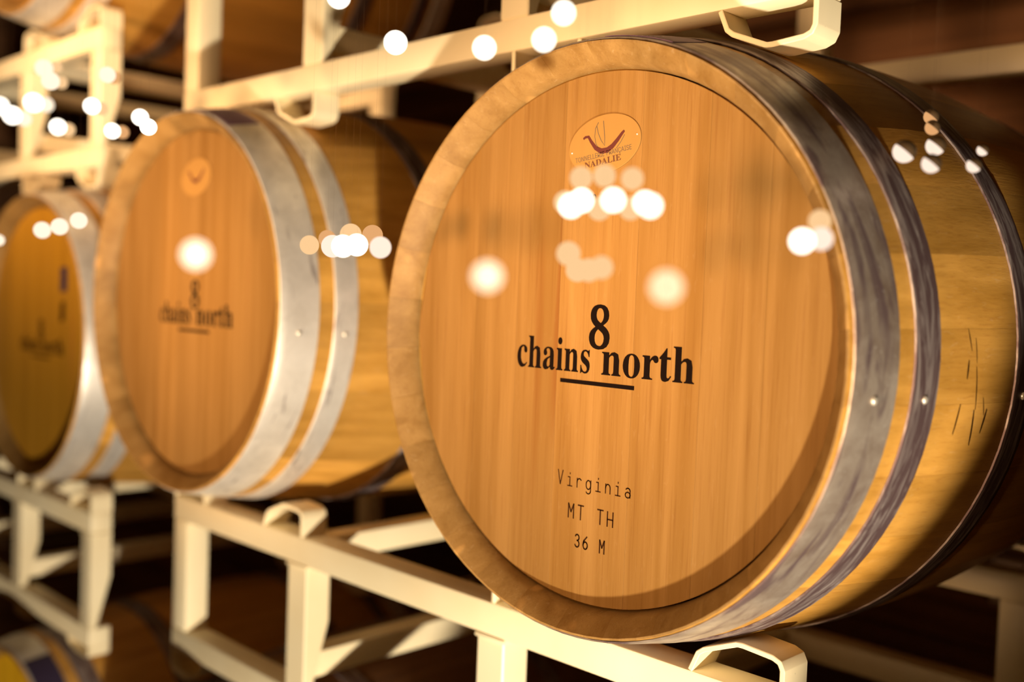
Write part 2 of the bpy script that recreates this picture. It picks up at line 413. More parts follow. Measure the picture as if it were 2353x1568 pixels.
CAP_S = max(y for lp in GLYPHS['sT'][1] for x, y in lp) / 1000
def glyph_loops(text, style, x0, x1, z0, height, cap=0.455, track=0.0):
    """letters of text laid out from x0 to x1 on baseline z0; height is the cap (or digit) height"""
    adv, out = 0.0, []
    for ch in text:
        if ch == ' ':
            adv += 250
            continue
        a, loops = GLYPHS[style + ch]
        for lp in loops:
            out.append([(adv + x, y) for x, y in lp])
        adv += a + track
    lo = min(x for lp in out for x, y in lp)
    hi = max(x for lp in out for x, y in lp)
    sx = (x1 - x0) / (hi - lo)
    sz = height / (cap * 1000)
    return [[(x0 + (x - lo) * sx, z0 + y * sz) for x, y in lp] for lp in out]

def ribbon(pts, wid):
    """closed outline of a stroke along pts, wid constant or one width per point"""
    n = len(pts)
    ws = wid if isinstance(wid, (list, tuple)) else [wid] * n
    L, R = [], []
    for i, (x, y) in enumerate(pts):
        a = pts[max(i - 1, 0)]
        b = pts[min(i + 1, n - 1)]
        dx, dy = b[0] - a[0], b[1] - a[1]
        d = math.hypot(dx, dy) or 1
        nx, ny = -dy / d * ws[i] / 2, dx / d * ws[i] / 2
        L.append((x + nx, y + ny))
        R.append((x - nx, y - ny))
    return L + R[::-1]

# single-stroke letters of the dot-pen stamp, in a cell 0.6 wide and 1 tall
def arc(cx, cy, rx, ry, a0, a1, n=10):
    return [(cx + rx * math.cos(math.radians(a0 + (a1 - a0) * i / n)), cy + ry * math.sin(math.radians(a0 + (a1 - a0) * i / n))) for i in range(n + 1)]
PEN = {
    'V': [[(0, 1), (0.26, 0), (0.52, 1)]],
    'i': [[(0.1, 0.62), (0.3, 0.62), (0.3, 0)], [(0.06, 0), (0.54, 0)], [(0.3, 0.84), (0.3, 0.92)]],
    'r': [[(0.08, 0.64), (0.08, 0)], arc(0.32, 0.36, 0.24, 0.27, 180, 40)],
    'g': [arc(0.28, 0.32, 0.24, 0.31, 0, 360, 16), [(0.52, 0.64), (0.52, -0.08)] + arc(0.28, -0.08, 0.24, 0.22, 0, -150)],
    'n': [[(0.06, 0.64), (0.06, 0)], arc(0.29, 0.36, 0.23, 0.27, 180, 0) + [(0.52, 0)]],
    'a': [arc(0.28, 0.46, 0.22, 0.18, 150, 0) + [(0.5, 0)], arc(0.28, 0.18, 0.24, 0.19, 0, 360, 14)],
    'M': [[(0, 0), (0, 1), (0.27, 0.42), (0.54, 1), (0.54, 0)]],
    'T': [[(0, 1), (0.56, 1)], [(0.28, 1), (0.28, 0)]],
    'H': [[(0, 0), (0, 1)], [(0.54, 0), (0.54, 1)], [(0, 0.48), (0.54, 0.48)]],
    '3': [arc(0.24, 0.76, 0.24, 0.23, 160, -90) , arc(0.24, 0.27, 0.26, 0.26, 90, -160)],
    '6': [[(0.44, 0.98)] + arc(0.26, 0.30, 0.26, 0.44, 120, 180, 6), arc(0.26, 0.28, 0.26, 0.28, 0, 360, 16)],
    '2': [arc(0.26, 0.72, 0.25, 0.27, 170, -30) + [(0, 0), (0.52, 0)]],
}
def stroke_mesh(name, strokes, wid, depth=0.0003):
    V, F = [], []
    for st in strokes:
        for (xa, ya), (xb, yb) in zip(st, st[1:]):
            d = math.hypot(xb - xa, yb - ya) or 1e-9
            ux, uy = (xb - xa) / d * wid / 2, (yb - ya) / d * wid / 2
            e = 0.6
            q = [(xa - ux * e - uy, ya - uy * e + ux), (xb + ux * e - uy, yb + uy * e + ux), (xb + ux * e + uy, yb + uy * e - ux), (xa - ux * e + uy, ya - uy * e - ux)]
            n = len(V)
            V += [(x, -depth / 2, y) for x, y in q] + [(x, depth / 2, y) for x, y in q]
            F += [(n, n + 3, n + 2, n + 1), (n + 4, n + 5, n + 6, n + 7)] + [(n + k, n + (k + 1) % 4, n + 4 + (k + 1) % 4, n + 4 + k) for k in range(4)]
    me = bpy.data.meshes.new(name)
    me.from_pydata(V, [], F)
    return me

def pen_strokes(text, x0, x1, z0, h):
    n = len(text)
    pitch = (x1 - x0) / (n - 0.4)
    out = []
    for i, ch in enumerate(text):
        for st in PEN.get(ch, []):
            out.append([(x0 + i * pitch + x * pitch, z0 + y * h) for x, y in st])
    return out

# ------------------------------------------------------------------ the room
FLOOR_Z = -1.393
tag(link('floor', box_mesh('floor', -5.0, 3.2, -1.2, 2.0, FLOOR_Z - 0.1, FLOOR_Z, 0), M_FLOOR), kind='structure')
wall = bpy.data.objects.new('wall_back', None)
COL.objects.link(wall)
wall.location = (0, 1.62, FLOOR_Z)
tag(wall, kind='structure')
rp = random.Random(3)
z = 0.0
row = 0
while z < 3.3:
    h = rp.uniform(0.13, 0.20)
    x = -5.0 - rp.uniform(0, 1.2)
    while x < 3.2:
        ln = rp.uniform(1.6, 2.6)
        d = rp.uniform(0.0, 0.012)
        a, b = max(x, -5.0), min(x + ln, 3.2)
        if b - a > 0.05:
            link('plank', box_mesh('plank', a + 0.002, b - 0.002, -d, 0.03, z + 0.004, z + h - 0.004, 0.004), M_PLANK, wall)
        x += ln
    z += h
    row += 1
wl = bpy.data.objects.new('wall_left', None)
COL.objects.link(wl)
wl.location = (-5.0, 0.2, FLOOR_Z)
tag(wl, kind='structure')
z = 0.0
while z < 3.3:
    h = rp.uniform(0.13, 0.20)
    d = rp.uniform(0.0, 0.012)
    link('plank', box_mesh('plank', -0.03, d, -1.4, 1.42, z + 0.004, z + h - 0.004, 0.004), M_PLANK, wl)
    z += h

# ------------------------------------------------------------------ barrels
NST = 30
YM, LEN, RB, DR = 0.475, 0.95, 0.35, 0.05
def rad(y):
    return RB - DR * ((y - YM) / YM) ** 2

def stave_mesh():
    half = PI / NST - 0.00025
    ys = [0.0, 0.02, 0.06, 0.12, 0.19, 0.27, 0.36, 0.475, 0.59, 0.68, 0.76, 0.83, 0.89, 0.93, 0.95]
    inner = [(0.95, 0.297), (0.934, 0.2815), (0.917, 0.2768), (0.885, 0.2765), (0.80, 0.305), (0.475, 0.323), (0.15, 0.305), (0.065, 0.2765), (0.033, 0.2768), (0.016, 0.2815), (0.0, 0.297)]
    prof = [(y, rad(y) - (0.0008 if y in (0.0, 0.95) else 0)) for y in ys] + inner
    nseg = 3
    bm = bmesh.new()
    rings = []
    for i in range(nseg + 1):
        a = PI / 2 - half + 2 * half * i / nseg
        rings.append([bm.verts.new((r * math.cos(a), y, r * math.sin(a))) for y, r in prof])
    m = len(prof)
    for i in range(nseg):
        for k in range(m):
            q = (k + 1) % m
            f = bm.faces.new((rings[i][k], rings[i][q], rings[i + 1][q], rings[i + 1][k]))
            ya, yb = prof[k][0], prof[q][0]
            if k >= len(ys) - 1 and (max(ya, yb) <= 0.034 or min(ya, yb) >= 0.916):
                f.material_index = 1
    bm.faces.new(rings[0])
    bm.faces.new(rings[-1][::-1])
    me = finish(bm, 'stave', 30)
    me.materials.append(M_STAVE)
    me.materials.append(M_CHIME)
    return me
STAVE = stave_mesh()

BOARD_X = [-0.2752, -0.175, -0.109, -0.047, 0.055, 0.135, 0.202, 0.2752]
def board_mesh(xa, xb, y0, y1, R=0.2752):
    n = 8
    g = 0.00008
    xa, xb = xa + g, xb - g
    def zz(x):
        return math.sqrt(max(R * R - x * x, 0.0))
    top = [(xa + (xb - xa) * i / n, zz(xa + (xb - xa) * i / n)) for i in range(n + 1)]
    bot = [(x, -z_) for x, z_ in top[::-1]]
    pts = []
    for q in top + bot:
        if not pts or (abs(q[0] - pts[-1][0]) + abs(q[1] - pts[-1][1])) > 1e-5:
            pts.append(q)
    if abs(pts[0][0] - pts[-1][0]) + abs(pts[0][1] - pts[-1][1]) < 1e-5:
        pts.pop()
    return prism_mesh('head_board', pts, y0, y1, 'xz', 30, 0.00012)
BOARDS = [board_mesh(BOARD_X[i], BOARD_X[i + 1], 0.032, 0.058) for i in range(7)]
BOARDS_BACK = [board_mesh(BOARD_X[i], BOARD_X[i + 1], 0.892, 0.918) for i in range(7)]

def hoop_mesh(y0, y1, th=0.0022):
    n = 5
    prof = [(y0 + (y1 - y0) * i / n, rad(y0 + (y1 - y0) * i / n) + th) for i in range(n + 1)]
    prof = [(y0, rad(y0) + 0.0001), (y0 + 0.0004, rad(y0) + th * 0.8)] + [(prof[0][0] + 0.0012, prof[0][1])] + prof[1:-1] + \
           [(prof[-1][0] - 0.0012, prof[-1][1]), (y1 - 0.0004, rad(y1) + th * 0.8), (y1, rad(y1) + 0.0001)]
    return lathe_mesh('hoop', prof, 96)
HOOP_Y = [(0.004, 0.062), (0.085, 0.122), (0.262, 0.302), (0.648, 0.688), (0.828, 0.865), (0.888, 0.946)]
HOOPS = []
for i, (a, b) in enumerate(HOOP_Y):
    me = hoop_mesh(a, b)
    me.materials.append(M_STEEL_DARK if i in (1, 2, 3, 4) else M_STEEL)
    HOOPS.append(me)
bmr = bmesh.new()
bmesh.ops.create_uvsphere(bmr, u_segments=10, v_segments=6, radius=0.0042)
for v in bmr.verts:
    v.co.z *= 0.55
RIVET = finish(bmr, 'rivet', 180)
RIVET.materials.append(M_RIVET)

def barrel(center, label, group=None, roll=5.0, head=M_HEAD, rivet_deg=-6.0, front_only=False, stave=None):
    cx, cy, cz = center
    root = empty('wine_barrel', (cx, cy + YM, cz - RB), label, 'barrel', group)
    off = (0, -YM, RB)
    for i in range(NST):
        o = link('stave', STAVE, None, root, off, (0, -(2 * PI * i / NST + math.radians(roll - 90 + 180 / NST)), 0))
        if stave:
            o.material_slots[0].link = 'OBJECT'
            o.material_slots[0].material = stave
    for me in BOARDS + ([] if front_only else BOARDS_BACK):
        o = link('head_board', me, None, root, off)
        if not me.materials:
            me.materials.append(head)
        o.material_slots[0].link = 'OBJECT'
        o.material_slots[0].material = head
    hoops = []
    for (a, b), me in zip(HOOP_Y, HOOPS):
        h = link('hoop', me, None, root, off)
        hoops.append(h)
        ym = (a + b) / 2
        for dy in ((-0.006, 0.006) if b - a > 0.05 else (0.0,)):
            th = math.radians(rivet_deg + (dy * 0 if dy <= 0 else 0))
            if dy > 0:
                continue
            r = rad(ym) + 0.0022
            link('rivet', RIVET, None, h, (r * math.cos(th), ym, r * math.sin(th)), (0, PI / 2 - th, 0))
    return root, off, hoops

B1 = barrel((0, 0, 0), 'large oak barrel in focus with black north lettering and oval maker plate', rivet_deg=-6)
B2 = barrel((-0.843, 0, 0.0115), 'blurred oak barrel with faint lettering, second from the lettered front barrel', roll=2)
B3 = barrel((-1.5855, 0.0426, -0.0829), 'blurred yellowish oak barrel with violet tag on its head, behind the left rack post', head=M_HEAD_Y, roll=7)
U3 = barrel((-1.570, 0.01, 0.890), 'oak barrel on the upper left rack, only its lower rim and hoops in view', roll=4)
L3 = barrel((-1.545, 0.0, -1.043), 'bright yellow barrel head low in the bottom left corner with dark hoop paint', head=M_HEAD_GOLD, roll=1)
L2 = barrel((-0.815, 0.0, -0.9550), 'oak barrel lying in the dark under the open middle rack frame', roll=3, stave=M_STAVE_SHADED)

B1[2][0].material_slots[0].link = 'OBJECT'
B1[2][0].material_slots[0].material = M_STEEL_STAINED
for b_ in (B2, B3, U3):
    b_[2][1].material_slots[0].link = 'OBJECT'
    b_[2][1].material_slots[0].material = M_STEEL
# brand, stamp and maker plate of the front barrel
HY = 0.0319
def decal(name, loops, mat, parent, off, y=HY, depth=0.0003):
    return link(name, flat_mesh(name, loops, depth), mat, parent, (off[0], off[1] + y - depth / 2, off[2]))
def brand(root, off, ink, s=1.0):
    decal('brand_lettering', glyph_loops('8', 'b', -0.0035, 0.0240, -0.0085, 0.0430), ink, root, off)
    decal('brand_lettering', glyph_loops('chains', 'b', -0.1060, -0.0010, -0.0345, 0.0345), ink, root, off)
    decal('brand_lettering', glyph_loops('north', 'b', 0.0150, 0.1290, -0.0345, 0.0345), ink, root, off)
    ul = [(-0.041 + 0.099 * i / 12, -0.0447) for i in range(13)]
    decal('brand_underline', [ribbon(ul, 0.0042)], ink, root, off)
brand(B1[0], B1[1], M_INK)
def stamp(text, x0, x1, z0, h, wid):
    link('stamp_lettering', stroke_mesh('stamp_lettering', pen_strokes(text, x0, x1, z0, h), wid), M_BURN, B1[0], (B1[1][0], B1[1][1] + HY - 0.0001, B1[1][2]))
stamp('Virginia', -0.0385, 0.0600, -0.1555, 0.0150, 0.0011)
stamp('MT TH', -0.0220, 0.0390, -0.1890, 0.0150, 0.0014)
stamp('36 M', -0.0110, 0.0290, -0.2185, 0.0135, 0.0014)
stamp('2', -0.0060, -0.0015, 0.1395, 0.0110, 0.0009)

PCX, PCZ, TILT = 0.0068, 0.2015, math.radians(7.5)
def maker_plate(root, off, detail=True):
    n = 56
    pts = [(0.0475 * math.cos(2 * PI * i / n), 0.0300 * math.sin(2 * PI * i / n)) for i in range(n)]
    me = prism_mesh('maker_plate', pts, -0.0016, 0.0, 'xz', 30, 0.0004)
    pl = link('maker_plate', me, M_PLATE, root, (off[0] + PCX, off[1] + 0.0320, off[2] + PCZ), (0, -TILT, 0))
    def pd(name, loops, mat):
        return link(name, flat_mesh(name, loops, 0.0002), mat, pl, (0, -0.0017, 0))
    # boat hull
    hull = [(-0.0265, 0.0105), (-0.0235, 0.0118), (-0.0195, 0.0115), (-0.0165, 0.0060), (-0.0110, -0.0020), (-0.0040, -0.0066), (0.0040, -0.0072), (0.0110, -0.0045), (0.0180, 0.0005), (0.0245, 0.0060), (0.0275, 0.0080)]
    hw = [0.0022, 0.0026, 0.0030, 0.0034, 0.0044, 0.0056, 0.0056, 0.0050, 0.0042, 0.0032, 0.0022]
    pd('boat_emblem', [ribbon(hull, hw)], M_PLATE_RED)
    if not detail:
        return pl
    sail = [ribbon([(-0.0050, 0.0235), (-0.0095, 0.0180), (-0.0112, 0.0100), (-0.0102, 0.0020), (-0.0075, -0.0020)], 0.0007),
            ribbon([(-0.0075, 0.0200), (-0.0062, 0.0120), (-0.0030, 0.0040), (0.0010, -0.0020), (0.0018, 0.0060), (0.0016, 0.0235)], 0.0008),
            ribbon([(0.0160, -0.0075), (0.0220, -0.0025), (0.0275, 0.0040)], 0.0006)]
    for s_ in sail:
        pd('sail_emblem', [s_], M_PLATE_GREY)
    pd('plate_lettering', glyph_loops('TONNELLERIE FRANÇAISE', 's', -0.0390, 0.0350, -0.0125, 0.0050, CAP_S), M_PLATE_GREY)
    pd('plate_lettering', glyph_loops('NADALIE', 'b', -0.0270, 0.0210, -0.0205, 0.0062), M_PLATE_BROWN)
    for (x, z_) in ((-0.0430, -0.0010), (0.0430, 0.0010), (0.004, -0.0265)):
        bm = bmesh.new()
        bmesh.ops.create_uvsphere(bm, u_segments=8, v_segments=5, radius=0.0011)
        link('pin', finish(bm, 'pin', 180), M_RIVET, pl, (x, -0.0016, z_))
    return pl
maker_plate(B1[0], B1[1])
maker_plate(B2[0], B2[1], detail=False)
brand(B2[0], B2[1], M_INK)
brand(B3[0], B3[1], M_BURN)
decal('violet_tag', [[(0.110, 0.098), (0.142, 0.100), (0.142, 0.150), (0.110, 0.148)]], M_NAVY, B3[0], B3[1], depth=0.0006)
decal('ink_smear', [[(0.110, 0.034), (0.130, 0.040), (0.132, 0.078), (0.114, 0.076)]], M_BURN, B3[0], B3[1])

def paint_mark(h, y0, y1, a0, a1, mat):
    prof = [(y0, rad(y0) + 0.0024), (y1, rad(y1) + 0.0024), (y1, rad(y1) + 0.0029), (y0, rad(y0) + 0.0029)]
    return link('paint_mark', lathe_mesh('paint_mark', prof, 16, math.radians(a0), math.radians(a1)), mat, h)
paint_mark(B1[2][0], 0.008, 0.058, 70, 86, M_PURPLE)
paint_mark(B2[2][0], 0.008, 0.058, 62, 84, M_PURPLE)
paint_mark(L3[2][0], 0.008, 0.060, 40, 75, M_NAVY)

# pencil scratches on the front barrel's side
def scratch(y0, t0, y1, t1, wid):
    n = 4
    pts = []
    bm = bmesh.new()
    A, B = [], []
    for i in range(n + 1):
        y = y0 + (y1 - y0) * i / n
        t = math.radians(t0 + (t1 - t0) * i / n)
        r = rad(y) + 0.0004
        k = wid * (0.35 + 0.65 * math.sin(PI * (i + 0.3) / (n + 0.6)))
        A.append(bm.verts.new((r * math.cos(t), y - k, r * math.sin(t))))
        B.append(bm.verts.new((r * math.cos(t), y + k, r * math.sin(t))))
    for i in range(n):
        bm.faces.new((A[i], B[i], B[i + 1], A[i + 1]))
    return link('scratch', finish(bm, 'scratch'), M_BURN, B1[0], B1[1])
for s_ in ((0.170, 5, 0.176, 1.5, 0.0010), (0.172, 0, 0.171, -3, 0.0013), (0.183, 3.5, 0.186, -0.5, 0.0007), (0.186, -1, 0.194, -8, 0.0010),
           (0.192, -8, 0.199, -14, 0.0016), (0.166, -7, 0.164, -12, 0.0011), (0.205, -6, 0.212, -9, 0.0008), (0.216, -8, 0.213, -12, 0.0015)):
    scratch(*s_)

# ------------------------------------------------------------------ steel racks
YF0, YF1, YR0, YR1 = 0.100, 0.145, 0.805, 0.850
def strap_pts(cx, side, up):
    """outline of the bent flat bar; side +1 puts the upright leg away from the barrel axis on +x"""
    T = 0.0055
    line = [(0.093, 0.0), (0.102, 0.0205), (0.109, 0.0258), (0.147, 0.0414), (0.154, 0.0418), (0.187, 0.0392), (0.195, 0.0360), (0.1985, 0.0290), (0.1985, 0.0)]
    o = ribbon(line, T)
    return [(cx + side * x, z_ if up else -z_) for x, z_ in o]

def rack(bx, zc, label, group=None, yo=0.0, short_foot=False, foot=1.0):
    """stacking two-barrel rack; bx = axis of its right barrel, zc = height of the barrel axes it carries"""
    x_l, x_r = bx - 0.815 - 0.2015, bx + 0.2015
    zb = -0.616
    root = empty('barrel_rack', ((x_l + x_r) / 2, yo + YM, zc + zb), label, 'rack', group)
    off = (-(x_l + x_r) / 2, -YM, -zb)
    def part(name, me):
        return link(name, me, M_CREAM, root, off)
    for y0, y1, zl in ((YF0, YF1, (-0.616, -0.576)), (YR0, YR1, (-0.556, -0.514))):
        part('rail', box_mesh('rail', x_l, x_r, y0, y1, -0.379, -0.337))
        part('rail', box_mesh('rail', x_l, x_r, y0, y1, *zl))
    posts = [(x_l, x_l + 0.048, False), (bx - 0.815 + 0.165, bx - 0.815 + 0.215, True), (bx - 0.225, bx - 0.178, True), (x_r - 0.045, x_r, True)]
    for a, b, tp in posts:
        for y0, y1, front in ((YF0, YF1, True), (YR0, YR1, False)):
            zt, zbm = -0.379, (-0.576 if front else -0.514)
            if front and tp:
                pts = [(y0 + 0.001, zt), (y1, zt), (y1, -0.470), (y0 + 0.016, zbm), (y0 + 0.001, zbm)]
                part('post', prism_mesh('post', pts, a, b, 'yz', 30, 0.002))
                part('weld_bead', box_mesh('weld_bead', a - 0.0025, b + 0.0025, y0 - 0.002, y0 + 0.03, -0.3845, -0.3785, 0.0018))
            else:
                part('post', box_mesh('post', a, b, y0 + 0.001, y1 - 0.001, zbm, zt))
        if not (tp and b < x_r - 0.01):
            continue
        part('cross_tube', box_mesh('cross_tube', a + 0.004, b - 0.004, YF1, YR0, -0.378, -0.340))
        part('cross_tube', box_mesh('cross_tube', a + 0.004, b - 0.004, YF1 - (0.03 if tp else 0), YR0 + 0.002, -0.556, -0.516))
    for c in (bx, bx - 0.815):
        for side in (-1, 1):
            for y0, y1 in ((YF0, YF1), (YR0, YR1)):
                for up, z0 in ((True, -0.337), (False, zb)):
                    kz = 0.3 if (short_foot and not up and side < 0 and c < bx) else (1.0 if up else foot)
                    pts = [(x, z0 + dz * kz) for x, dz in strap_pts(c, side, up)]
                    part('cradle_strap', prism_mesh('cradle_strap', pts, y0, y1, 'xz', 30, 0.0008))
    return root
R1 = rack(0.0, 0.0, 'cream steel rack carrying the lettered front barrel and the blurred barrel beside it')
R2 = rack(0.0, 0.953, 'cream steel rack resting on top of the lettered front barrel', short_foot=True)
R3 = rack(-1.567, -0.098, 'cream steel rack under the yellowish barrel at the left edge', foot=0.5)
R4 = rack(-1.567, 0.887, 'cream steel rack holding the upper barrel in the top left corner')

for y in (0.25, 0.66):
    tag(link('timber_sleeper', box_mesh('timber_sleeper', -1.25, -0.38, y, y + 0.1, FLOOR_Z, FLOOR_Z + 0.087, 0.004), M_PLANK), 'dark timber sleeper on the floor under the low barrel, %s one' % ('front' if y < 0.5 else 'rear'), 'timber', 'timber sleepers on the floor')

jb = link('junction_box', box_mesh('junction_box', -0.035, 0.035, -0.05, 0.0, -0.05, 0.05, 0.006), M_BOX, None, (-0.08, 1.605, -0.545))
tag(jb, 'small grey electrical junction box on the dark plank wall behind the racks', 'box')
link('conduit', lathe_mesh('conduit', [(-0.40, 0.0105), (-0.05, 0.0105), (-0.05, 0.0), (-0.40, 0.0)], 12, axis='z'), M_BOX, jb, (0, -0.02, 0))

# ------------------------------------------------------------------ window-pane reflections of string lights, built as added glowing balls
def unit_sphere():
    return sphere_mesh('globe', 1.0, 24, 14)
GLOBE = unit_sphere()
CAP = lathe_mesh('cap', [(0.93, 0.0), (0.93, 0.34), (1.22, 0.30), (1.25, 0.0)], 12, axis='z')
CAP.materials.append(M_CAP)
LINE = lathe_mesh('added_wire', [(0.0, 0.0), (0.0, 0.00003), (1.0, 0.00003), (1.0, 0.0)], 6, axis='z')
LINE.materials.append(M_LINE)
GL = {}
for k_, m_ in M_GLOW.items():
    me = GLOBE.copy()
    me.materials.append(m_)
    GL[k_] = me
def half_meshes():
    """glowing lower-left half of a reflected crescent and the black shade over its other half"""
    bm = bmesh.new()
    bmesh.ops.create_uvsphere(bm, u_segments=24, v_segments=14, radius=1.0)
    lit = bm.copy()
    n_ = Vector((0, 0, 1))
    bmesh.ops.bisect_plane(lit, geom=lit.verts[:] + lit.edges[:] + lit.faces[:], plane_co=(0, 0, 0), plane_no=n_, clear_outer=True)
    bmesh.ops.holes_fill(lit, edges=[e for e in lit.edges if e.is_boundary])
    a = finish(lit, 'globe', 60)
    bmesh.ops.bisect_plane(bm, geom=bm.verts[:] + bm.edges[:] + bm.faces[:], plane_co=(0, 0, 0.02), plane_no=-n_, clear_outer=True)
    bmesh.ops.holes_fill(bm, edges=[e for e in bm.edges if e.is_boundary])
    for v in bm.verts:
        v.co.x *= 1.03; v.co.y *= 1.03
    b = finish(bm, 'crescent_cap', 60)  # added dark half that cuts the mirrored glow to a crescent
    b.materials.append(M_CRESCENT_CAP)
    return a, b
M_CRESCENT_CAP = plain('crescent_cap_dark', (0.05, 0.028, 0.010), 0.6)
HALF_LIT, HALF_CAP = half_meshes()
HL = {}
for k_ in ('rose', 'amber'):
    me = HALF_LIT.copy()
    me.materials.append(M_GLOW[k_])
    HL[k_] = me

